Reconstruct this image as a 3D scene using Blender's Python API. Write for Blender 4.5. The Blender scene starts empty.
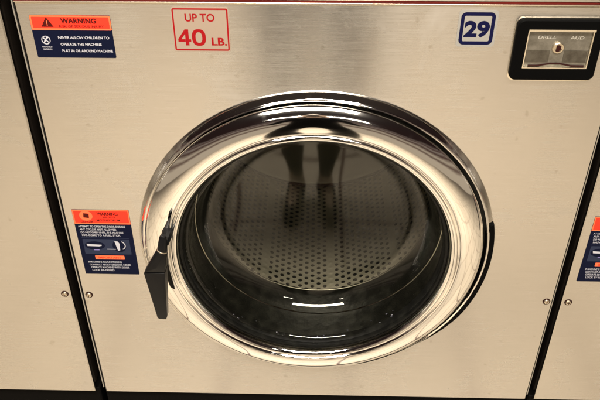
import bpy, bmesh, math, random
from mathutils import Vector, Matrix
random.seed(7)
S = bpy.context.scene
C = S.collection
PI = math.pi
ZT = 1.134            # height of the panels' top edge above the floor
CX, CZ = -0.001, -0.3674   # centre of the door, below the panel's top edge

# ------------------------------------------------------------ materials
def mat(name):
    m = bpy.data.materials.new(name); m.use_nodes = True
    return m, m.node_tree.nodes, m.node_tree.links, m.node_tree.nodes['Principled BSDF']

def simple(name, col, rough=.5, metal=0., spec=.5, coat=0.):
    m, n, l, p = mat(name)
    p.inputs['Base Color'].default_value = (*col, 1)
    p.inputs['Roughness'].default_value = rough
    p.inputs['Metallic'].default_value = metal
    p.inputs['Specular IOR Level'].default_value = spec
    p.inputs['Coat Weight'].default_value = coat
    return m

def node(n, t, **kw):
    x = n.new(t)
    for k, v in kw.items():
        if k.startswith('i_'): x.inputs[k[2:]].default_value = v
        else: setattr(x, k, v)
    return x

def brushed():
    m, n, l, p = mat('brushed_stainless')
    tc = n.new('ShaderNodeTexCoord'); ge = n.new('ShaderNodeNewGeometry')
    mp = n.new('ShaderNodeMapping'); mp.inputs['Scale'].default_value = (14, 14, 1500)
    l.new(ge.outputs['Position'], mp.inputs['Vector'])
    g = node(n, 'ShaderNodeTexNoise', i_Scale=1.0, i_Detail=3.0, i_Roughness=.7)
    l.new(mp.outputs[0], g.inputs['Vector'])
    # patchy dulling from wiping
    mp2 = n.new('ShaderNodeMapping'); mp2.inputs['Scale'].default_value = (7, 7, 2.2)
    l.new(ge.outputs['Position'], mp2.inputs['Vector'])
    b = node(n, 'ShaderNodeTexNoise', i_Scale=1.0, i_Detail=4.0, i_Roughness=.6)
    l.new(mp2.outputs[0], b.inputs['Vector'])
    r1 = node(n, 'ShaderNodeMapRange'); r1.inputs[1].default_value = .3; r1.inputs[2].default_value = .7
    r1.inputs[3].default_value = .20; r1.inputs[4].default_value = .31
    l.new(b.outputs['Fac'], r1.inputs[0])
    ad = node(n, 'ShaderNodeMath', operation='MULTIPLY_ADD'); ad.inputs[1].default_value = .16; 
    l.new(g.outputs['Fac'], ad.inputs[0]); l.new(r1.outputs[0], ad.inputs[2])
    sb = node(n, 'ShaderNodeMath', operation='SUBTRACT'); sb.inputs[1].default_value = .08
    l.new(ad.outputs[0], sb.inputs[0]); l.new(sb.outputs[0], p.inputs['Roughness'])
    cr = n.new('ShaderNodeValToRGB')
    cr.color_ramp.elements[0].position = .25; cr.color_ramp.elements[0].color = (.53, .505, .465, 1)
    cr.color_ramp.elements[1].position = .75; cr.color_ramp.elements[1].color = (.645, .615, .57, 1)
    l.new(g.outputs['Fac'], cr.inputs[0])
    # fine specks and small scuffs
    v = node(n, 'ShaderNodeTexNoise', i_Scale=55.0, i_Detail=2.0)
    l.new(ge.outputs['Position'], v.inputs['Vector'])
    vr = node(n, 'ShaderNodeMapRange'); vr.inputs[1].default_value = .69; vr.inputs[2].default_value = .74
    vr.inputs[3].default_value = 0; vr.inputs[4].default_value = .35
    l.new(v.outputs['Fac'], vr.inputs[0])
    sm = node(n, 'ShaderNodeTexNoise', i_Scale=11.0, i_Detail=6.0, i_Roughness=.65, i_Distortion=1.2)
    l.new(ge.outputs['Position'], sm.inputs['Vector'])
    sr = node(n, 'ShaderNodeMapRange'); sr.inputs[1].default_value = .56; sr.inputs[2].default_value = .72
    sr.inputs[3].default_value = 0; sr.inputs[4].default_value = .06
    l.new(sm.outputs['Fac'], sr.inputs[0])
    s2 = node(n, 'ShaderNodeMath', operation='ADD'); l.new(sb.outputs[0], s2.inputs[0]); l.new(sr.outputs[0], s2.inputs[1])
    l.new(s2.outputs[0], p.inputs['Roughness'])
    mx = node(n, 'ShaderNodeMixRGB'); mx.inputs[2].default_value = (.36, .32, .26, 1)
    l.new(vr.outputs[0], mx.inputs[0]); l.new(cr.outputs[0], mx.inputs[1]); l.new(mx.outputs[0], p.inputs['Base Color'])
    p.inputs['Metallic'].default_value = 1
    p.inputs['Anisotropic'].default_value = .75
    tg = n.new('ShaderNodeCombineXYZ'); tg.inputs[2].default_value = 1.0     # brushed sideways: the sheen spreads up and down
    l.new(tg.outputs[0], p.inputs['Tangent'])
    bp = node(n, 'ShaderNodeBump', i_Strength=.12, i_Distance=.0003)
    l.new(g.outputs['Fac'], bp.inputs['Height'])
    # very slight waviness of the sheet
    w = node(n, 'ShaderNodeTexNoise', i_Scale=3.2, i_Detail=1.0)
    l.new(ge.outputs['Position'], w.inputs['Vector'])
    bp2 = node(n, 'ShaderNodeBump', i_Strength=.10, i_Distance=.012)
    l.new(w.outputs['Fac'], bp2.inputs['Height']); l.new(bp.outputs[0], bp2.inputs['Normal'])
    l.new(bp2.outputs[0], p.inputs['Normal'])
    return m

def chrome():
    m, n, l, p = mat('polished_chrome')
    p.inputs['Metallic'].default_value = 1
    p.inputs['Base Color'].default_value = (.94, .92, .88, 1)
    tc = n.new('ShaderNodeTexCoord')
    a = node(n, 'ShaderNodeTexNoise', i_Scale=9.0, i_Detail=2.0)
    l.new(tc.outputs['Object'], a.inputs['Vector'])
    r = node(n, 'ShaderNodeMapRange'); r.inputs[3].default_value = .02; r.inputs[4].default_value = .10
    l.new(a.outputs['Fac'], r.inputs[0]); l.new(r.outputs[0], p.inputs['Roughness'])
    b = node(n, 'ShaderNodeBump', i_Strength=.16, i_Distance=.01)
    l.new(a.outputs['Fac'], b.inputs['Height']); l.new(b.outputs[0], p.inputs['Normal'])
    w = node(n, 'ShaderNodeTexVoronoi', i_Scale=42.0); l.new(tc.outputs['Object'], w.inputs['Vector'])
    wr = node(n, 'ShaderNodeMapRange'); wr.inputs[1].default_value = .10; wr.inputs[2].default_value = .22
    wr.inputs[3].default_value = .04; wr.inputs[4].default_value = 0; l.new(w.outputs['Distance'], wr.inputs[0])
    wa = node(n, 'ShaderNodeMath', operation='ADD'); l.new(r.outputs[0], wa.inputs[0]); l.new(wr.outputs[0], wa.inputs[1])
    l.new(wa.outputs[0], p.inputs['Roughness'])
    return m

def rubber():
    m, n, l, p = mat('black_rubber'); p.inputs['Specular IOR Level'].default_value = .12
    tc = n.new('ShaderNodeTexCoord')
    a = node(n, 'ShaderNodeTexNoise', i_Scale=60.0, i_Detail=4.0)
    l.new(tc.outputs['Object'], a.inputs['Vector'])
    c = n.new('ShaderNodeValToRGB')
    c.color_ramp.elements[0].position = .45; c.color_ramp.elements[0].color = (.004, .004, .0035, 1)
    c.color_ramp.elements[1].position = .8; c.color_ramp.elements[1].color = (.010, .010, .008, 1)
    l.new(a.outputs['Fac'], c.inputs[0]); l.new(c.outputs[0], p.inputs['Base Color'])
    r = node(n, 'ShaderNodeMapRange'); r.inputs[3].default_value = .18; r.inputs[4].default_value = .6
    l.new(a.outputs['Fac'], r.inputs[0]); l.new(r.outputs[0], p.inputs['Roughness'])
    b = node(n, 'ShaderNodeBump', i_Strength=.35, i_Distance=.003)
    l.new(a.outputs['Fac'], b.inputs['Height']); l.new(b.outputs[0], p.inputs['Normal'])
    return m

def glass():
    m, n, l, p = mat('door_glass'); n.remove(p)
    out = n['Material Output']
    lw = node(n, 'ShaderNodeLayerWeight', i_Blend=.5)
    pw = node(n, 'ShaderNodeMath', operation='POWER'); pw.inputs[1].default_value = 5.0
    l.new(lw.outputs['Facing'], pw.inputs[0])
    ma = node(n, 'ShaderNodeMath', operation='MULTIPLY_ADD'); ma.inputs[1].default_value = .9; ma.inputs[2].default_value = .04
    l.new(pw.outputs[0], ma.inputs[0])
    t = n.new('ShaderNodeBsdfTransparent'); t.inputs[0].default_value = (.90, .90, .86, 1)
    g = n.new('ShaderNodeBsdfGlossy'); g.inputs['Roughness'].default_value = .035
    mx = n.new('ShaderNodeMixShader')
    l.new(ma.outputs[0], mx.inputs[0]); l.new(t.outputs[0], mx.inputs[1]); l.new(g.outputs[0], mx.inputs[2])
    l.new(mx.outputs[0], out.inputs['Surface'])
    return m

def perforated():
    m, n, l, p = mat('perforated_drum_steel')
    uv = n.new('ShaderNodeUVMap'); uv.uv_map = 'UVMap'
    sp = n.new('ShaderNodeSeparateXYZ'); l.new(uv.outputs[0], sp.inputs[0])
    def M(op, a, b=None, c=None):
        x = n.new('ShaderNodeMath'); x.operation = op
        for i, q in enumerate((a, b, c)):
            if q is None: continue
            if isinstance(q, (int, float)): x.inputs[i].default_value = q
            else: l.new(q, x.inputs[i])
        return x.outputs[0]
    ax, ay = .0118, .0150
    px = M('DIVIDE', sp.outputs[0], ax)
    col = M('FLOOR', px)
    sh = M('MULTIPLY', M('MODULO', col, 2.0), .5)
    py = M('ADD', M('DIVIDE', sp.outputs[1], ay), sh)
    fx = M('MULTIPLY', M('SUBTRACT', M('FRACT', px), .5), ax)
    fy = M('MULTIPLY', M('SUBTRACT', M('FRACT', py), .5), ay)
    d = M('SQRT', M('ADD', M('MULTIPLY', fx, fx), M('MULTIPLY', fy, fy)))
    hole = M('LESS_THAN', d, .0038)
    # plain strips between the perforated fields
    fld = M('GREATER_THAN', M('MODULO', col, 11.0), 0.5)
    hole = M('MULTIPLY', hole, fld)
    cr = n.new('ShaderNodeMixRGB'); l.new(hole, cr.inputs[0])
    cr.inputs[1].default_value = (.50, .465, .385, 1); cr.inputs[2].default_value = (.004, .004, .004, 1)
    l.new(cr.outputs[0], p.inputs['Base Color'])
    me = M('MULTIPLY', M('SUBTRACT', 1.0, hole), .75); l.new(me, p.inputs['Metallic'])
    p.inputs['Roughness'].default_value = .45
    hh = M('MINIMUM', M('DIVIDE', d, .0055), 1.0)
    b = node(n, 'ShaderNodeBump', i_Strength=.7, i_Distance=.0015); l.new(hh, b.inputs['Height']); l.new(b.outputs[0], p.inputs['Normal'])
    return m

def floor_mat():
    m, n, l, p = mat('vinyl_tile_floor')
    tc = n.new('ShaderNodeTexCoord')
    br = n.new('ShaderNodeTexBrick'); br.offset = 0; br.inputs['Scale'].default_value = 1
    br.inputs['Brick Width'].default_value = .305; br.inputs['Row Height'].default_value = .305
    br.inputs['Mortar Size'].default_value = .005; br.inputs['Mortar Smooth'].default_value = .1
    br.inputs['Color1'].default_value = (.66, .575, .455, 1); br.inputs['Color2'].default_value = (.61, .53, .415, 1)
    br.inputs['Mortar'].default_value = (.10, .05, .035, 1)
    l.new(tc.outputs['Object'], br.inputs['Vector'])
    a = node(n, 'ShaderNodeTexNoise', i_Scale=7.0, i_Detail=5.0); l.new(tc.outputs['Object'], a.inputs['Vector'])
    mx = n.new('ShaderNodeMixRGB'); mx.blend_type = 'MULTIPLY'; mx.inputs[0].default_value = .35
    l.new(br.outputs[0], mx.inputs[1]); l.new(a.outputs['Fac'], mx.inputs[2])
    l.new(mx.outputs[0], p.inputs['Base Color'])
    p.inputs['Roughness'].default_value = .45
    return m

M_STEEL = brushed(); M_CHROME = chrome(); M_RUB = rubber(); M_GLASS = glass(); M_PERF = perforated()
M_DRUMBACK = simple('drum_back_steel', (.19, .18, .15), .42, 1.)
M_BLACK = simple('black_painted_metal', (.0025, .0022, .002), .6, spec=.03)
M_DARK = simple('dark_cabinet_metal', (.012, .009, .007), .6, spec=.1)
M_EDGE = simple('galvanised_flange', (.42, .40, .36), .4, .8)
M_TRIM = simple('bright_edge_trim', (.95, .88, .74), .25, 1.)
M_SEAM = simple('dark_red_seam', (.06, .003, .002), .6, spec=.1)
M_PLASTIC = simple('black_plastic', (.003, .003, .0035), .40, spec=.18)
M_GLOSS = simple('black_gloss_plastic', (.0015, .0015, .0015), .6, spec=.03)
M_SCREW = simple('screw_steel', (.75, .66, .52), .3, 1.)
M_RECESS = simple('screw_recess', (.02, .005, .004), .6, spec=.1)
M_RED = simple('sticker_orange_red', (.76, .028, .012), .6, spec=.2)
M_ORG = simple('sticker_orange_edge', (.74, .12, .045), .6, spec=.2)
M_NAVY = simple('sticker_navy', (.002, .0035, .015), .6, spec=.08)
M_NAVY2 = simple('sticker_slate', (.018, .023, .045), .6, spec=.08)
M_INK = simple('sticker_dark_ink', (.05, .004, .003), .6, spec=.1)
M_WHITE = simple('sticker_white_ink', (.38, .38, .42), .5)
M_CLEAR = simple('sticker_beige_film', (.245, .19, .145), .55, spec=.3)
M_GREYF = simple('sticker_silver_film', (.22, .21, .19), .55, spec=.3)
M_CRIM = simple('sticker_crimson_ink', (.22, .004, .006), .6, spec=.1)
M_BLUE = simple('sticker_blue_ink', (.003, .0035, .026), .6, spec=.08)
M_PLATE = simple('meter_plate_metal', (.27, .25, .20), .35, .9)
M_PLATED = simple('meter_plate_dark', (.15, .135, .10), .4, .8)
M_MARK = simple('engraved_lettering', (.30, .28, .24), .5)
M_DROP = simple('water_drop', (.02, .02, .03), .05, spec=1.0, coat=1.)
def worn_plate(name, a, b):
    m, n, l, p = mat(name)
    tc = n.new('ShaderNodeTexCoord')
    q = node(n, 'ShaderNodeTexNoise', i_Scale=85.0, i_Detail=6.0, i_Roughness=.7); l.new(tc.outputs['Object'], q.inputs['Vector'])
    c = n.new('ShaderNodeValToRGB'); c.color_ramp.elements[0].position = .38; c.color_ramp.elements[0].color = (*a, 1)
    c.color_ramp.elements[1].position = .62; c.color_ramp.elements[1].color = (*b, 1)
    l.new(q.outputs['Fac'], c.inputs[0]); l.new(c.outputs[0], p.inputs['Base Color']); p.inputs['Metallic'].default_value = .85
    r = node(n, 'ShaderNodeMapRange'); r.inputs[3].default_value = .25; r.inputs[4].default_value = .55
    l.new(q.outputs['Fac'], r.inputs[0]); l.new(r.outputs[0], p.inputs['Roughness'])
    bb = node(n, 'ShaderNodeBump', i_Strength=.25, i_Distance=.0006); l.new(q.outputs['Fac'], bb.inputs['Height']); l.new(bb.outputs[0], p.inputs['Normal'])
    return m
M_PLATE = worn_plate('meter_plate_metal', (.17, .16, .135), (.26, .245, .21)); M_PLATED = worn_plate('meter_plate_dark', (.09, .08, .065), (.14, .128, .105))
M_SKIN = simple('skin', (.74, .55, .42), .5)
M_CLOTH = simple('dark_cloth', (.004, .0035, .004), .9, spec=.1)
M_SHOE = simple('shoe_leather', (.010, .009, .008), .5)
M_HAIR = simple('brown_hair', (.03, .018, .010), .6)

# ------------------------------------------------------------ mesh helpers
def link(name, bm, mats, parent=None, smooth=True, angle=35, bevel=0, seg=2):
    bmesh.ops.recalc_face_normals(bm, faces=bm.faces)
    me = bpy.data.meshes.new(name); bm.to_mesh(me); bm.free()
    for m in (mats if isinstance(mats, (list, tuple)) else [mats]): me.materials.append(m)
    o = bpy.data.objects.new(name, me); C.objects.link(o)
    if parent: o.parent = parent
    if smooth:
        me.shade_smooth(); me.set_sharp_from_angle(angle=math.radians(angle))
    if bevel:
        b = o.modifiers.new('bevel', 'BEVEL'); b.width = bevel; b.segments = seg; b.limit_method = 'ANGLE'; b.angle_limit = math.radians(35)
    return o

def box(bm, x0, x1, y0, y1, z0, z1, mi=0):
    v = [bm.verts.new((x, y, z)) for x in (x0, x1) for y in (y0, y1) for z in (z0, z1)]
    for q in ((0,1,3,2), (4,6,7,5), (0,4,5,1), (2,3,7,6), (0,2,6,4), (1,5,7,3)):
        f = bm.faces.new([v[i] for i in q]); f.material_index = mi

def lathe(bm, prof, cx=CX, cz=ZT+CZ, n=160, mi=0, a0=0, a1=2*PI, closed=False, uv=None, rs=None):
    full = abs(a1-a0-2*PI) < 1e-6
    N = n if full else n+1
    rings = []
    for (r, y) in prof:
        if r < 1e-6: rings.append([bm.verts.new((cx, y, cz))])
        else: rings.append([bm.verts.new((cx+r*math.cos(a0+(a1-a0)*k/n), y, cz+r*math.sin(a0+(a1-a0)*k/n))) for k in range(N)])
    lay = bm.loops.layers.uv.new('UVMap') if uv else None
    P = list(zip(range(len(prof)), list(range(1, len(prof))) + ([0] if closed else [])))
    for i, j in P:
        A, B = rings[i], rings[j]
        for k in range(n):
            k2 = (k+1) % N
            if len(A) == 1: vs = [A[0], B[k], B[k2]]
            elif len(B) == 1: vs = [A[k], A[k2], B[0]]
            else: vs = [A[k], A[k2], B[k2], B[k]]
            f = bm.faces.new(vs); f.material_index = mi
            if uv and len(vs) == 4:
                for lp, (kk, pp) in zip(f.loops, ((k, i), (k+1, i), (k+1, j), (k, j))):
                    lp[lay].uv = (uv*(a0+(a1-a0)*kk/n), prof[pp][1])
    return rings

def rrect(x0, x1, z0, z1, r, n=6):
    pts = []
    for (cx, cz, a) in ((x1-r, z1-r, 0), (x0+r, z1-r, PI/2), (x0+r, z0+r, PI), (x1-r, z0+r, 1.5*PI)):
        for k in range(n+1): pts.append((cx+r*math.cos(a+PI/2*k/n), cz+r*math.sin(a+PI/2*k/n)))
    return pts

def loft(bm, rings, mi=0, cap0=False, cap1=False):
    """rings: list of (outline points (x,z), y)"""
    R = [[bm.verts.new((x, y, z)) for (x, z) in pts] for pts, y in rings]
    for a, b in zip(R, R[1:]):
        for k in range(len(a)):
            f = bm.faces.new([a[k], a[(k+1) % len(a)], b[(k+1) % len(a)], b[k]]); f.material_index = mi
    if cap0: bm.faces.new(R[0]).material_index = mi
    if cap1: bm.faces.new(R[-1]).material_index = mi

def plate(bm, x0, x1, z0, z1, y0, y1, r=.001, mi=0):
    loft(bm, [(rrect(x0, x1, z0, z1, r), y0), (rrect(x0, x1, z0, z1, r), y1)], mi, True, True)

def frame(bm, x0, x1, z0, z1, t, y0, y1, r, mi=0):
    ri = max(r-t, .0006)
    o = rrect(x0, x1, z0, z1, r); i = rrect(x0+t, x1-t, z0+t, z1-t, ri)
    loft(bm, [(o, y0), (o, y1), (i, y1), (i, y0), (o, y0)], mi)

def poly(bm, pts, y0, y1, mi=0):
    loft(bm, [(pts, y0), (pts, y1)], mi, True, True)

def text(bm, s, xc, zc, h, w=None, y=0., mi=0, bold=.0, align='CENTER', shear=0.):
    """letters h tall, total width w, centred on (xc, zc)"""
    cu = bpy.data.curves.new('t', 'FONT'); cu.body = s; cu.size = 1; cu.offset = bold; cu.shear = shear
    cu.resolution_u = 4
    o = bpy.data.objects.new('t', cu); C.objects.link(o)
    bpy.context.view_layer.update()
    dg = bpy.context.evaluated_depsgraph_get()
    me = bpy.data.meshes.new_from_object(o.evaluated_get(dg))
    bpy.data.objects.remove(o); bpy.data.curves.remove(cu)
    xs = [v.co.x for v in me.vertices]; zs = [v.co.y for v in me.vertices]
    if not xs: return
    x0, x1, z0, z1 = min(xs), max(xs), min(zs), max(zs)
    cap = .73
    sz = h/cap; sx = (w/(x1-x0)) if w else sz
    if align == 'LEFT': off = lambda x: xc+(x-x0)*sx
    else: off = lambda x: xc+(x-(x0+x1)/2)*sx
    vs = [bm.verts.new((off(v.co.x), y, zc+(v.co.y-cap/2)*sz)) for v in me.vertices]
    for p in me.polygons:
        try:
            f = bm.faces.new([vs[i] for i in p.vertices]); f.material_index = mi
        except ValueError: pass
    bpy.data.meshes.remove(me)

def hull(bm, pts, mi=0):
    vs = [bm.verts.new(p) for p in pts]
    r = bmesh.ops.convex_hull(bm, input=vs)
    for g in r['geom']:
        if isinstance(g, bmesh.types.BMFace): g.material_index = mi
    junk = [v for v in r['geom_interior'] if isinstance(v, bmesh.types.BMVert)]
    if junk: bmesh.ops.delete(bm, geom=junk, context='VERTS')

def Z(z): return ZT+z

# ------------------------------------------------------------ the washing machine
XL, XR, HB = -.360, .3635, -.6985

def panel_bm():
    """front sheet with a round hole for the door and a folded edge"""
    bm = bmesh.new()
    cx, cz, R, n = CX, Z(CZ), .2535, 128
    per = []
    x0, x1, z0, z1 = XL, XR, Z(HB), Z(0)
    inner = [(cx+R*math.cos(2*PI*k/n), cz+R*math.sin(2*PI*k/n)) for k in range(n)]
    for k in range(n):
        a = 2*PI*k/n; c, s = math.cos(a), math.sin(a)
        tx = ((x1-cx)/c if c > 0 else (x0-cx)/c) if abs(c) > 1e-9 else 1e9
        tz = ((z1-cz)/s if s > 0 else (z0-cz)/s) if abs(s) > 1e-9 else 1e9
        t = min(tx, tz); per.append([cx+c*t, cz+s*t])
    for X in (x0, x1):
        for Zc in (z0, z1):
            i = min(range(n), key=lambda k: (per[k][0]-X)**2+(per[k][1]-Zc)**2); per[i] = [X, Zc]
    e = .0016
    shr = [(min(max(x, x0+e), x1-e), min(max(z, z0+e), z1-e)) for x, z in per]
    loft(bm, [([(x, z) for x, z in inner], .014), ([(x, z) for x, z in inner], 0), (shr, 0), (per, .0016), (per, .006)])
    return bm

def sticker(name, parent, bm, mats, label):
    o = link(name, bm, mats, parent, smooth=False); o['label'] = label
    return o

def build_machine():
    root = bpy.data.objects.new('washing_machine', None); C.objects.link(root)
    root.empty_display_size = .2
    # folded steel sheets
    link('front_panel', panel_bm(), M_STEEL, root, angle=20)
    bm = bmesh.new(); box(bm, XL, XR, .0, .02, Z(.0045), Z(.16)); link('upper_panel', bm, M_STEEL, root, bevel=.001)
    bm = bmesh.new(); box(bm, XL, XR, -.0022, .012, Z(.0006), Z(.0022)); link('edge_trim', bm, M_TRIM, root, bevel=.0004)
    bm = bmesh.new(); box(bm, XL, XR, .001, .015, Z(.0024), Z(.0043)); link('seam_gasket', bm, M_SEAM, root, smooth=False)
    # cabinet shell, open at the front
    bm = bmesh.new()
    a, b = XL+.004, XR-.004
    box(bm, a, a+.004, .021, .70, Z(HB)+.0, Z(.155)); box(bm, b-.004, b, .021, .70, Z(HB), Z(.155))
    box(bm, a+.004, b-.004, .696, .70, Z(HB), Z(.155)); box(bm, a+.004, b-.004, .021, .696, Z(.150), Z(.155)); box(bm, a+.004, b-.004, .021, .696, Z(HB), Z(HB)+.005)
    link('cabinet', bm, M_DARK, root, smooth=False)
    for x0, x1 in ((XL-.0072, XL-.0056), (XR+.0042, XR+.0054)):
        bm = bmesh.new(); box(bm, x0, x1, .010, .014, Z(HB), Z(.155)); link('side_flange', bm, M_EDGE, root, smooth=False)
    bm = bmesh.new(); box(bm, XL-.006, XR+.004, .012, .66, 0, Z(HB)-.006)
    link('base_plinth', bm, M_BLACK, root, bevel=.003)
    # screws
    for x, z in ((-.3505, -.4690), (.3543, -.4681)):
        bm = bmesh.new()
        rg = lathe(bm, [(0, -.0030), (.0018, -.0029), (.0034, -.0022), (.0042, -.0008), (.0042, .0005)], x, Z(z), 24)
        lathe(bm, [(.0058, -.0001), (.0058, -.0006), (.0044, -.0006)], x, Z(z), 24, 1)
        box(bm, x-.0022, x+.0022, -.0034, -.0028, Z(z)-.0004, Z(z)+.0004, 1)
        box(bm, x-.0004, x+.0004, -.00341, -.0028, Z(z)-.0022, Z(z)+.0022, 1)
        link('screw', bm, [M_SCREW, M_RECESS], root)
    # bezel round the door
    bm = bmesh.new()
    lathe(bm, [(.2556, .0), (.2554, -.0014), (.2546, -.0028), (.2532, -.0048), (.2512, -.0076), (.2494, -.0100), (.2484, -.0112), (.2470, -.0118), (.2454, -.0112), (.2447, -.0095), (.2446, .012)])
    link('door_bezel', bm, M_CHROME, root, angle=30)
    bm = bmesh.new()   # dark rubber set between bezel and door, and the tub boot behind
    lathe(bm, [(.2446, -.001), (.2400, -.003), (.2250, .004), (.2120, .010), (.2060, .022), (.1985, .038), (.1930, .048), (.1900, .054), (.1850, .060), (.1800, .070), (.1735, .081), (.1705, .087), (.1715, .092), (.178, .095), (.262, .096)], cx=CX+.005)
    link('tub_seal', bm, M_RUB, root, angle=60)
    bm = bmesh.new()
    lathe(bm, [(.1885+.0012*math.cos(t), .0552+.0012*math.sin(t)) for t in [2*PI*k/10 for k in range(10)]], cx=CX+.005, closed=True)
    link('clamp_ring', bm, M_CHROME, root)
    # black wedge standing in for a dark reflection on the bezel's right side
    bm = bmesh.new()
    N = 40; a0, a1 = math.radians(12), math.radians(-56)
    rows = []
    for k in range(N+1):
        t = k/N; a = a0+(a1-a0)*t
        ro = .2562; wd = (.0125 if t < .4 else .0125-(t-.4)/.6*.0108); q_ = 1 if t < .6 else 1-(t-.6)/.4*.85
        if t < .05: wd *= .45+t/.05*.55
        row = []
        for r, y in ((ro, .0), (ro, -.0085*q_), (ro-.0006, -.0105*q_), (ro-wd+.0006, -.0115*q_), (ro-wd, -.006*q_), (ro-wd, .0)):
            row.append(bm.verts.new((CX+r*math.cos(a), y, Z(CZ)+r*math.sin(a))))
        rows.append(row)
    for p, q in zip(rows, rows[1:]):
        for i in range(5): bm.faces.new((p[i], p[i+1], q[i+1], q[i]))
    bm.faces.new(rows[0]); bm.faces.new(rows[-1])
    link('dark_reflection_wedge', bm, M_GLOSS, root)
    # drum
    bm = bmesh.new()
    yb = .555
    lathe(bm, [(.200, .099), (.262, .099), (.270, .106), (.270, yb-.012)], n=180, uv=.27)
    dr = link('drum', bm, M_PERF, root)
    bm = bmesh.new()
    lathe(bm, [(.270, yb-.0118), (.2675, yb-.003), (.262, yb), (.23, yb-.001), (.20, yb-.006), (.085, yb-.010), (.075, yb-.016), (0, yb-.018)], n=120)
    link('drum_back', bm, M_DRUMBACK, dr)
    bm = bmesh.new()
    pr = [(.1745+.0022*math.cos(t), .0965+.0022*math.sin(t)) for t in [2*PI*k/12 for k in range(12)]]
    lathe(bm, pr, cx=CX+.005, closed=True, n=128); link('drum_lip', bm, M_DRUMBACK, dr)
    bm = bmesh.new()
    lathe(bm, [(.268, yb-.016), (.2655, yb-.014), (.2655, yb-.009), (.269, yb-.008)], n=120); link('drum_seam', bm, M_BLACK, dr)
    for ang in (90, 210+0, 330):     # lifters
        if ang in (210, 330): pass
        a = math.radians(ang+ (0))
        bm = bmesh.new()
        hw = math.radians(9)
        for y0, y1 in ((.16, .53),):
            p = []
            for rr, da in ((.2695, -hw), (.225, -hw*.25), (.225, hw*.25), (.2695, hw)):
                p.append([(CX+rr*math.cos(a+da), y, Z(CZ)+rr*math.sin(a+da)) for y in (y0, y1)])
            V = [[bm.verts.new(c) for c in q] for q in p]
            for i in range(3): bm.faces.new((V[i][0], V[i+1][0], V[i+1][1], V[i][1]))
            bm.faces.new([q[0] for q in V]); bm.faces.new([q[1] for q in V])
        if ang == 90: link('drum_lifter', bm, M_DRUMBACK, dr, bevel=.008)
        else: bm.free()

    # door
    ox = -.0028
    dx = CX+ox
    bm = bmesh.new()
    prof = [(.2400, -.0020), (.2416, -.0040), (.2424, -.0080), (.2427, -.0110), (.2426, -.0135)]
    for k in range(15):       # broad, nearly flat crest
        a = math.radians(47-53*k/14); prof.append((.2117+.042*math.sin(a), .0140-.042*math.cos(a)))
    prof += [(.2066, -.0272), (.2060, -.0258), (.2052, -.0252), (.2044, -.0262), (.2034, -.0272), (.2010, -.0278), (.1985, -.0272), (.1962, -.0252), (.1947, -.0222), (.1938, -.0175), (.1932, -.011), (.1932, -.004), (.1945, .0)]
    lathe(bm, prof, cx=dx, n=200)
    door = link('door', bm, M_CHROME, root, angle=50)
    bm = bmesh.new()
    lathe(bm, [(.1932, -.0150), (.1915, -.0165), (.1893, -.0155), (.1885, -.0120), (.1895, -.0090), (.1880, -.0060), (.1870, .000), (.1875, .004), (.1935, .004)], cx=dx, n=160)
    link('door_gasket', bm, M_RUB, door)
    bm = bmesh.new()
    lathe(bm, [(.1890, -.006), (.1870, .004), (.1862, .012), (.1852, .0145), (.1842, .018), (.1822, .032), (.1800, .0435), (.1775, .0505), (.1735, .0572), (.1675, .0632), (.1600, .0680), (.1500, .0715), (.142, .0728), (.132, .0732), (.08, .0733), (0, .0733)], cx=dx+.004, n=160)
    g = link('glass_bowl', bm, M_GLASS, door, angle=80)
    s = g.modifiers.new('thickness', 'SOLIDIFY'); s.thickness = .005; s.offset = 0
    bm = bmesh.new()
    rnd = random.Random(5)
    for k in range(14):
        a = math.radians(rnd.choice((rnd.uniform(-62, -44), rnd.uniform(-135, -118), rnd.uniform(-120, -60)))); y_ = rnd.uniform(-.004, .012)
        rr = .1855-.2*abs(y_)*.1; sz = rnd.uniform(.0006, .0016)
        m4 = Matrix.Translation((dx+rr*math.cos(a), y_, Z(CZ)+rr*math.sin(a))) @ Matrix.Rotation(-a, 4, 'Y') @ Matrix.Diagonal((sz*.8, sz, sz*1.4, 1))
        bmesh.ops.create_uvsphere(bm, u_segments=10, v_segments=8, radius=1, matrix=m4)
    link('water_drops', bm, M_DROP, door)['kind'] = 'stuff'
    # lever handle
    bm = bmesh.new()
    zc = Z
    def ringpts(c, ax, r, n=10):
        ax = Vector(ax).normalized(); u = ax.orthogonal().normalized(); v = ax.cross(u)
        return [tuple(Vector(c)+u*r*math.cos(2*PI*k/n)+v*r*math.sin(2*PI*k/n)) for k in range(n)]
    ax = (-.013, -.006, -.032)
    hull(bm, ringpts((-.2066, -.057, Z(-.3035)), ax, .0040)+ringpts((-.2074, -.057, Z(-.3080)), ax, .0056)+ringpts((-.2100, -.060, Z(-.3262)), ax, .0072))
    hull(bm, ringpts((-.2080, -.026, Z(-.322)), (0, 1, 0), .0085)+ringpts((-.2070, -.056, Z(-.318)), (0, 1, 0), .0060))
    hull(bm, ringpts((-.2100, -.060, Z(-.3263)), ax, .0080)+ringpts((-.2105, -.0602, Z(-.3276)), ax, .0080), 1)
    hull(bm, ringpts((-.2106, -.0605, Z(-.3278)), ax, .0078)+[(-.2385, -.064, Z(-.3640)), (-.2375, -.050, Z(-.3640)), (-.2095, -.067, Z(-.3615)), (-.2085, -.050, Z(-.3615)), (-.2205, -.070, Z(-.352))])
    hull(bm, [(-.2395, -.065, Z(-.3650)), (-.2385, -.050, Z(-.3650)), (-.2092, -.068, Z(-.3620)), (-.2082, -.050, Z(-.3620)),
              (-.2318, -.060, Z(-.4560)), (-.2312, -.051, Z(-.4560)), (-.2168, -.061, Z(-.4530)), (-.2165, -.051, Z(-.4530)), (-.2300, -.0595, Z(-.4595)), (-.2190, -.0598, Z(-.4595)), (-.2240, -.0695, Z(-.380))])
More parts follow.
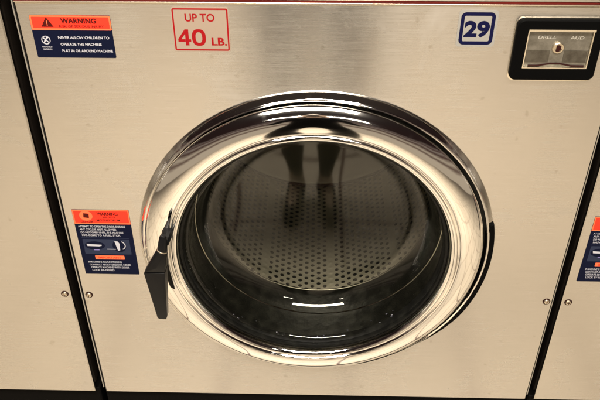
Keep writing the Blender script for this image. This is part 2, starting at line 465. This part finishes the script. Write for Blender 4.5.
    link('door_handle', bm, [M_PLASTIC, M_SCREW], door, angle=40, bevel=.0024, seg=3)

    # coin meter
    bm = bmesh.new()
    mx0, mx1, mz0, mz1 = .2325, .3350, Z(-.0915), Z(-.0140)
    o1 = rrect(mx0, mx1, mz0, mz1, .008); o2 = rrect(mx0+.0015, mx1-.0015, mz0+.0015, mz1-.0015, .007)
    ix0, ix1, iz0, iz1 = .2460, .3245, Z(-.0765), Z(-.0265)
    i1 = rrect(ix0, ix1, iz0, iz1, .0012)
    loft(bm, [(o1, .0), (o1, -.0060), (o2, -.0075), (i1, -.0075), (i1, -.0005)])
    met = link('coin_meter', bm, M_GLOSS, root, angle=30)
    bm = bmesh.new()
    frame(bm, mx0-.0012, mx1+.0012, mz0-.0030, mz1+.0006, .004, -.0002, -.0014, .009)
    link('meter_highlight_rim', bm, M_TRIM, met, smooth=False)  # bright rim added to stand in for the highlight along the frame's edge
    bm = bmesh.new()
    frame(bm, ix0+.0002, ix1-.0002, iz0+.0002, iz1-.0002, .0014, -.0010, -.0062, .0012)
    box(bm, ix0+.0002, ix1-.0002, -.0085, -.0030, iz1-.0016, iz1+.0010)
    link('window_trim', bm, M_TRIM, met, smooth=False)
    bm = bmesh.new()
    plate(bm, ix0+.0018, ix1-.0018, iz0+.0018, iz1-.0038, -.0008, -.0030, .001)
    mxc, mzc = .2855, Z(-.0500)
    box(bm, ix0+.003, mxc-.0085, -.0036, -.0029, Z(-.0690), Z(-.0535), 1); box(bm, mxc+.0085, ix1-.003, -.0036, -.0029, Z(-.0690), Z(-.0535), 1)
    poly(bm, [(mxc-.032, Z(-.0742)), (mxc-.020, Z(-.0742)), (mxc-.006, Z(-.0715)), (mxc+.006, Z(-.0715)), (mxc+.020, Z(-.0742)), (mxc+.036, Z(-.0742)), (mxc+.036, Z(-.0728)), (mxc+.020, Z(-.0726)), (mxc+.006, Z(-.0698)), (mxc-.006, Z(-.0698)), (mxc-.020, Z(-.0726)), (mxc-.032, Z(-.0728))], -.0029, -.0040, 2)
    text(bm, 'DRELL', mxc-.0150, Z(-.0368), .0042, .021, -.0033, 3, .01)
    text(bm, 'AUD', mxc+.0205, Z(-.0372), .0042, .016, -.0033, 3, .01)
    link('meter_plate', bm, [M_PLATE, M_PLATED, M_RECESS, M_MARK], met, smooth=False)
    bm = bmesh.new()
    lathe(bm, [(.0070, -.002), (.0070, -.0050), (.0062, -.0058), (.0046, -.0058), (.0042, -.0050), (0, -.0050)], mxc, mzc, 32)
    poly(bm, [(mxc-.0026, mzc-.0040), (mxc+.0006, mzc-.0040), (mxc+.0030, mzc-.0018), (mxc+.0030, mzc+.0020), (mxc+.0012, mzc+.0036), (mxc-.0020, mzc+.0036)], -.0051, -.0060, 1)
    link('meter_lock', bm, [M_SCREW, M_RECESS], met, angle=30)

    # ---- stickers
    y = -.0004; yt = -.00052; yu = -.00064
    # warning, upper left
    bm = bmesh.new()
    x0, x1, z1, z0 = -.3455, -.2485, Z(-.0158), Z(-.0704)
    zm = Z(-.0345)
    plate(bm, x0, x1, z0, z1, 0, -.0003, .0015, 2)
    plate(bm, x0+.0003, x1-.0003, zm, z1-.0003, -.0003, y, .0012, 1)
    plate(bm, x0+.0022, x1-.0022, zm+.0022, z1-.0022, y, -.00046, .0010, 0)
    tx = x0+.0200; tz = zm+.0040
    poly(bm, [(tx-.0075, tz), (tx+.0075, tz), (tx, tz+.0125)], -.00046, yt, 3)
    text(bm, '!', tx, tz+.0050, .0060, None, yu, 1, .03)
    text(bm, 'WARNING', x0+.0580, z1-.0068, .0062, .0430, yt, 3, .05)
    text(bm, 'RISK OF SERIOUS INJURY', x0+.0610, zm+.0050, .0028, .0540, yt, 3, .025)
    pxc, pzc = x0+.0145, Z(-.0475)
    rn = [(pxc+.0055*math.cos(a), pzc+.0055*math.sin(a)) for a in [2*PI*k/24 for k in range(24)]]
    ri = [(pxc+.0046*math.cos(a), pzc+.0046*math.sin(a)) for a in [2*PI*k/24 for k in range(24)]]
    loft(bm, [(rn, -.0003), (rn, yt), (ri, yt), (ri, -.0003)], 4)
    poly(bm, [(pxc-.0042, pzc+.0034), (pxc-.0034, pzc+.0042), (pxc+.0042, pzc-.0034), (pxc+.0034, pzc-.0042)], -.0003, yt, 4)
    poly(bm, [(pxc-.0036, pzc-.0038), (pxc-.0024, pzc-.0042), (pxc+.0010, pzc+.0010), (pxc+.0034, pzc+.0030), (pxc+.0018, pzc+.0040), (pxc-.0012, pzc+.0012)], -.0003, yt-.00002, 4)
    text(bm, 'NO CHILD', pxc, Z(-.0562), .0020, .0120, yt, 4, .01); text(bm, 'IN DRUM', pxc, Z(-.0592), .0020, .0105, yt, 4, .01)
    for i, (s, a, b) in enumerate((('NEVER ALLOW CHILDREN TO', .0300, .0620), ('OPERATE THE MACHINE', .0315, .0500), ('PLAY IN OR AROUND MACHINE', .0320, .0620))):
        text(bm, s, x0+a, Z(-.0440-.0085*i), .0034, b, yt, 4, .018, 'LEFT')
    sticker('warning_sticker', root, bm, [M_RED, M_ORG, M_NAVY, M_INK, M_WHITE], 'orange and navy sticker reading WARNING about children')
    # UP TO 40 LB.
    bm = bmesh.new()
    x0, x1, z1, z0 = -.1758, -.1068, Z(-.0045), Z(-.0606)
    plate(bm, x0, x1, z0, z1, 0, y, .0030, 0)
    frame(bm, x0+.0014, x1-.0014, z0+.0014, z1-.0014, .0018, y+.0002, yt, .0024, 1)
    xm = (x0+x1)/2
    text(bm, 'UP TO', xm-.0005, Z(-.0172), .0098, .0355, yt, 1, .022)
    # heavy figures 4 and 0, drawn as outlines
    fz, fh, fx = Z(-.0527), .0205, xm-.0285
    poly(bm, [(fx+.0088, fz), (fx+.0130, fz), (fx+.0130, fz+fh), (fx+.0088, fz+fh)], y+.0002, yt, 1)
    poly(bm, [(fx+.0131, fz+.0046), (fx+.0156, fz+.0046), (fx+.0156, fz+.0080), (fx+.0131, fz+.0080)], y+.0002, yt, 1)
    poly(bm, [(fx, fz+.0046), (fx+.0087, fz+.0046), (fx+.0087, fz+.0080), (fx, fz+.0080)], y+.0002, yt, 1)
    poly(bm, [(fx, fz+.0081), (fx+.0040, fz+.0081), (fx+.0087, fz+.0148), (fx+.0087, fz+fh)], y+.0002, yt, 1)
    zo = [(fx+.0252+.0084*math.copysign(abs(math.cos(t))**.8, math.cos(t)), fz+fh/2+.0106*math.copysign(abs(math.sin(t))**.8, math.sin(t))) for t in [2*PI*k/40+.001 for k in range(40)]]
    zi = [(fx+.0252+.0040*math.copysign(abs(math.cos(t))**.8, math.cos(t)), fz+fh/2+.0068*math.copysign(abs(math.sin(t))**.8, math.sin(t))) for t in [2*PI*k/40+.001 for k in range(40)]]
    loft(bm, [(zo, y+.0002), (zo, yt), (zi, yt), (zi, y+.0002)], 1)
    text(bm, 'LB.', xm+.0210, Z(-.0472), .0098, .0185, yt, 1, .03)
    sticker('capacity_sticker', root, bm, [M_CLEAR, M_CRIM], 'beige sticker with a red border reading UP TO 40 LB.')
    # 29
    bm = bmesh.new()
    x0, x1, z1, z0 = .1636, .2095, Z(-.0052), Z(-.0512)
    plate(bm, x0, x1, z0, z1, 0, y, .0040, 0)
    frame(bm, x0+.0028, x1-.0028, z0+.0028, z1-.0028, .0042, y+.0002, yt, .0060, 1)
    text(bm, '29', (x0+x1)/2, (z0+z1)/2, .0190, .0300, yt, 1, .045)
    sticker('number_sticker', root, bm, [M_GREYF, M_BLUE], 'silver square sticker with a blue border reading 29')
    # instruction sticker, left of the door
    bm = bmesh.new()
    x0, x1, z1, z0 = -.3478, -.2662, Z(-.3040), Z(-.4255)
    zm = Z(-.3295)
    plate(bm, x0, x1, z0, z1, 0, -.0003, .0010, 2)
    plate(bm, x0+.0003, x1-.0003, zm, z1-.0003, -.0003, y, .0010, 1)
    plate(bm, x0+.0020, x1-.0020, zm+.0022, z1-.0022, y, -.00046, .0010, 0)
    hx = x0+.0190; hz = (zm+z1)/2+.0020
    rn = [(hx+.0095*math.cos(a), hz+.0088*math.sin(a)) for a in [2*PI*k/24 for k in range(24)]]
    poly(bm, rn, -.00046, -.0005, 1)
    poly(bm, [(hx-.0040, hz-.0030), (hx+.0040, hz-.0040), (hx+.0048, hz+.0040), (hx-.0030, hz+.0046)], -.0005, yt, 3)
    text(bm, 'DANGER', hx, zm+.0040, .0032, .0180, yt, 3, .03)
    text(bm, 'WARNING', x0+.0500, z1-.0068, .0054, .0300, yt, 3, .04)
    text(bm, 'KEEP OUT OF', x0+.0520, z1-.0130, .0030, .0170, yt, 3, .03)
    text(bm, 'MOVING DRUM', x0+.0500, z1-.0182, .0034, .0330, yt, 3, .03)
    rows = ['ATTEMPT TO OPEN THE DOOR DURING', 'ANY CYCLE IS NOT ALLOWED.', 'DO NOT OPEN UNTIL THE MACHINE', 'HAS COME TO A FULL STOP.']
    for i, (s, w) in enumerate(zip(rows, (.068, .054, .062, .056))):
        text(bm, s, x0+.0045+.001*i, Z(-.3340-.0054*i), .0033, w, yt, 4, .015, 'LEFT')
    box(bm, x0+.006, x1-.006, yt, -.0003, Z(-.3557), Z(-.3548), 5)
    plate(bm, x0+.0065, x1-.0065, Z(-.3860), Z(-.3575), -.0003, y, .001, 5)
    # left pictogram: lever lying flat; right pictogram: lever turned with an arrow
    def ell(cx_, cz_, a, b, n=20): return [(cx_+a*math.cos(2*PI*k/n), cz_+b*math.sin(2*PI*k/n)) for k in range(n)]
    poly(bm, ell(x0+.0230, Z(-.3695), .0150, .0078), y, -.00045, 2)
    poly(bm, [(x0+.0110, Z(-.3665)), (x0+.0120, Z(-.3705)), (x0+.0290, Z(-.3710)), (x0+.0330, Z(-.3698)), (x0+.0330, Z(-.3680)), (x0+.0180, Z(-.3672))], -.00045, yt, 4)
    box(bm, x0+.0205, x0+.0285, -.0005, -.0003, Z(-.3785), Z(-.3772), 6)
    poly(bm, ell(x0+.0590, Z(-.3700), .0100, .0115), y, -.00045, 2)
    poly(bm, [(x0+.0530, Z(-.3610)), (x0+.0580, Z(-.3615)), (x0+.0600, Z(-.3660)), (x0+.0592, Z(-.3780)), (x0+.0560, Z(-.3790)), (x0+.0545, Z(-.3700))], -.00045, yt, 4)
    box(bm, x0+.0400, x0+.0530, yt, -.0003, Z(-.3768), Z(-.3758), 4)
    ar = []; arr = []
    for k in range(11):
        a = math.radians(65-130*k/10); ar.append((x0+.0600+.0085*math.cos(a), Z(-.3690)+.0085*math.sin(a))); arr.append((x0+.0600+.0072*math.cos(a), Z(-.3690)+.0072*math.sin(a)))
    poly(bm, ar+arr[::-1], -.00045, yt, 4)
    plate(bm, x0+.0200, x1-.0180, Z(-.3960), Z(-.3885), -.0003, y, .001, 1)
    text(bm, 'IMPORTANT', (x0+.0200+x1-.0180)/2, Z(-.39225), .0040, .0340, yt, 0, .03)
    rows = ['IF MACHINE IS MALFUNCTIONING', 'CONTACT AN ATTENDANT. NEVER', 'OPERATE MACHINE WITH DOOR', 'LOCK BY-PASSED.']
    for i, (s, w) in enumerate(zip(rows, (.050, .062, .058, .034))):
        text(bm, s, x0+.0080+.0012*i, Z(-.4010-.0054*i), .0033, w, yt, 4, .015, 'LEFT')
    M_VIO = simple('sticker_violet_ink', (.18, .15, .36), .5)
    sticker('instruction_sticker', root, bm, [M_RED, M_ORG, M_NAVY, M_INK, M_WHITE, M_NAVY2, M_VIO], 'tall orange and navy sticker with lever pictograms and small white text')
    return root

def copy_tree(o, parent=None):
    c = o.copy(); C.objects.link(c); c.parent = parent
    for ch in list(o.children): copy_tree(ch, c)
    return c

wm = build_machine()
wm['category'] = 'washing machine'
wm['group'] = 'washing machines in a row'
wm['label'] = 'stainless front-load washing machine numbered 29 with round chrome door and black lever handle'
base = list(wm.children)
for dx, lab in ((-.7425, 'plain stainless washing machine cut off at the left edge, beyond the dark gap'),
                (.7380, 'stainless washing machine cut off at the right edge, its orange and navy sticker half showing')):
    c = copy_tree(wm); c.location.x = dx; c['label'] = lab
    if dx < 0:   # its own number, not 29, would stand out of frame
        pass
for o in list(C.objects):
    if o.parent and o.name.split('.')[0] in ('number_sticker',) and o.parent is not wm and 'washing_machine.' in o.parent.name:
        bpy.data.objects.remove(o)
for m_, side in (('washing_machine.001', 1), ('washing_machine.002', -1)):      # one flange shows in each gap
    for ch in list(bpy.data.objects[m_].children):
        if ch.name.startswith('side_flange') and side*sum(v.co.x for v in ch.data.vertices) > 0: bpy.data.objects.remove(ch)

# ------------------------------------------------------------ floor (seen mirrored in the chrome and glass)
bm = bmesh.new(); box(bm, -5, 5, -4.2, 1.2, -.05, 0)
fl = link('floor', bm, floor_mat(), smooth=False); fl['kind'] = 'structure'; fl.location.x = .085

# ------------------------------------------------------------ the photographer, seen only as a reflection
def person(px, py):
    bm = bmesh.new(); sk = bm.verts.layers.skin.verify()
    J = {}
    def v(n, p, r, r2=None, root=False):
        q = bm.verts.new(p); q[sk].radius = (r, r2 or r); q[sk].use_root = root; J[n] = q
    def e(*ns):
        for a, b in zip(ns, ns[1:]): bm.edges.new((J[a], J[b]))
    v('pelvis', (px, py, .90), .150, .115, True)
    v('waist', (px, py+.005, 1.00), .150, .11); v('chest', (px, py+.005, 1.18), .170, .12); v('top', (px, py+.01, 1.32), .125, .085)
    v('neck', (px, py+.03, 1.39), .048); v('jaw', (px, py+.055, 1.45), .06, .07); v('head', (px, py+.055, 1.53), .078, .09); v('crown', (px, py+.045, 1.60), .055, .06)
    e('pelvis', 'waist', 'chest', 'top', 'neck', 'jaw', 'head', 'crown')
    v('nose', (px, py+.152, 1.505), .010); e('head', 'nose')
    for s in (-1, 1):
        k = str(s)
        v('hip'+k, (px+s*.105, py, .80), .085); v('thigh'+k, (px+s*.115, py+.005, .62), .068); v('knee'+k, (px+s*.100, py+.012, .46), .056)
        v('calf'+k, (px+s*.066, py, .27), .052); v('hem'+k, (px+s*.052, py, .17), .046); v('ankle'+k, (px+s*.047, py-.01, .105), .020); v('heel'+k, (px+s*.045, py-.02, .045), .034)
        v('ball'+k, (px+s*.062, py+.10, .034), .036, .028); v('toe'+k, (px+s*.072, py+.155, .026), .026, .020)
        e('pelvis', 'hip'+k, 'thigh'+k, 'knee'+k, 'calf'+k, 'hem'+k, 'ankle'+k, 'heel'+k, 'ball'+k, 'toe'+k)
        v('sh'+k, (px+s*.165, py+.01, 1.315), .066); v('elb'+k, (px+s*.265, py+.08, 1.12), .052); v('fore'+k, (px+s*.17, py+.12, 1.27), .042)
        v('wr'+k, (px+s*.090, py+.135, 1.405), .024); v('palm'+k, (px+s*.078, py+.140, 1.44), .030, .016)
        e('top', 'sh'+k, 'elb'+k, 'fore'+k, 'wr'+k, 'palm'+k)
        for i in range(4):
            zz = 1.470-.017*i; L = (.9, 1, .95, .8)[i]
            v('f%d%s' % (i, k), (px+s*.074, py+.160, zz), .0085); v('g%d%s' % (i, k), (px+s*.066, py+.186*1, zz+.002), .008); v('h%d%s' % (i, k), (px+s*(.066-.026*L), py+.192, zz+.002), .007)
            e('palm'+k, 'f%d%s' % (i, k), 'g%d%s' % (i, k), 'h%d%s' % (i, k))
        v('t1'+k, (px+s*.060, py+.130, 1.425), .010); v('t2'+k, (px+s*.040, py+.146, 1.428), .009); e('palm'+k, 't1'+k, 't2'+k)
    me = bpy.data.meshes.new('person'); bm.to_mesh(me); bm.free()
    o = bpy.data.objects.new('person', me); C.objects.link(o)
    o.modifiers.new('skin', 'SKIN').use_smooth_shade = True
    ss = o.modifiers.new('sub', 'SUBSURF'); ss.levels = 2; ss.render_levels = 2
    bpy.context.view_layer.update()
    m2 = bpy.data.meshes.new_from_object(o.evaluated_get(bpy.context.evaluated_depsgraph_get()))
    o.modifiers.clear(); o.data = m2
    for m in (M_CLOTH, M_SKIN, M_SHOE): m2.materials.append(m)
    m2.materials.clear()
    for m in (M_CLOTH, M_SKIN, M_SHOE): m2.materials.append(m)
    for f in m2.polygons:
        c = f.center
        f.material_index = 2 if c.z < .062 else 1 if c.z < .10 else 1 if (c.z > 1.385 or (c.y > py+.125 and c.z > 1.36)) else 0
    bmh = bmesh.new()
    bmesh.ops.create_uvsphere(bmh, u_segments=28, v_segments=18, radius=1)
    for q in bmh.verts:
        q.co = Vector((px+q.co.x*.092, py+.035+q.co.y*.105, 1.545+q.co.z*.10))
    cut = [q for q in bmh.verts if q.co.y > py+.085 and q.co.z < 1.60]
    bmesh.ops.delete(bmh, geom=cut, context='VERTS')
    link('hair', bmh, M_HAIR, o)
    for s in (-1, 1):
        b = bmesh.new(); bmesh.ops.create_uvsphere(b, u_segments=12, v_segments=8, radius=.011)
        for q in b.verts: q.co += Vector((px+s*.030, py+.128, 1.53))
        link('eye', b, M_SHOE, o)
    return o
PX, PY = -.015, -1.03
pe = person(PX, PY)
pe['label'] = 'person in dark clothes with bare shins, mirrored in the chrome door ring'; pe['category'] = 'person'
# compact camera in the person's hands
bm = bmesh.new(); box(bm, -.055+PX, .055+PX, -.890, -.866, 1.418, 1.482)
cam_o = link('camera_body', bm, M_PLASTIC, bevel=.004)
cam_o.name = 'compact_camera'; cam_o['label'] = 'small black camera held up in both hands, mirrored in the chrome'; cam_o['category'] = 'camera'
bm = bmesh.new(); lathe(bm, [(.024, -.866), (.024, -.858), (.020, -.856), (.020, -.848), (.017, -.847), (0, -.851)], PX+.012, 1.450, 40)
link('lens', bm, M_GLOSS, cam_o)

# ------------------------------------------------------------ light
W = bpy.data.worlds.new('World'); S.world = W; W.use_nodes = True
wn, wl = W.node_tree.nodes, W.node_tree.links
bg = wn['Background']; bg.inputs[1].default_value = 1.0
tc = wn.new('ShaderNodeTexCoord'); sx = wn.new('ShaderNodeSeparateXYZ'); wl.new(tc.outputs['Generated'], sx.inputs[0])
mr = wn.new('ShaderNodeMapRange'); mr.inputs[1].default_value = -1; mr.inputs[2].default_value = 1; wl.new(sx.outputs[2], mr.inputs[0])
cr = wn.new('ShaderNodeValToRGB'); wl.new(mr.outputs[0], cr.inputs[0]); wl.new(cr.outputs[0], bg.inputs[0])
el = cr.color_ramp.elements
stops = [(0, (.42, .34, .25)), (.50, (.42, .34, .25)), (.53, (.10, .06, .045)), (.56, (.38, .31, .23)), (.60, (.05, .022, .018)), (.625, (.20, .16, .13)), (.64, (.05, .02, .018)), (.65, (.12, .09, .075)), (.67, (.018, .009, .008)), (.80, (.016, .010, .009)), (1, (.035, .026, .02))]
el[0].position, el[0].color = stops[0][0], (*stops[0][1], 1)
el[1].position, el[1].color = stops[-1][0], (*stops[-1][1], 1)
for p_, c_ in stops[1:-1]:
    q = el.new(p_); q.color = (*c_, 1)
def lamp(x, y, z, sx, sy, e, col=(1, .91, .79), rx=0):
    L = bpy.data.lights.new('ceiling_lamp', 'AREA'); L.shape = 'RECTANGLE'; L.size = sx; L.size_y = sy; L.energy = e; L.color = col
    o = bpy.data.objects.new('ceiling_lamp', L); o.location = (x, y, z); o.rotation_euler = (rx, 0, 0); C.objects.link(o)
    return o
lamp(-.1, -1.25, 2.7, 1.7, .50, 205)
lamp(.1, -3.3, 2.65, 2.6, .12, 66)

# ------------------------------------------------------------ camera
cd = bpy.data.cameras.new('camera'); co = bpy.data.objects.new('camera', cd); C.objects.link(co)
r = Vector((.99971820, .0237234595, -.000846821)); u = Vector((-.01322629, .58627578, .81000357)); f = Vector((-.01971256, .80976411, -.58642434))
co.matrix_world = Matrix(((r.x, u.x, -f.x, -.0030), (r.y, u.y, -f.y, -.8259), (r.z, u.z, -f.z, .3158+ZT), (0, 0, 0, 1)))
cd.sensor_width = 36; cd.lens = 732.28/600*36; cd.clip_start = .01; cd.clip_end = 50
S.camera = co
S.view_settings.view_transform = 'Standard'; S.view_settings.look = 'None'; S.view_settings.exposure = 0; S.view_settings.gamma = 1
S.render.engine = 'CYCLES'
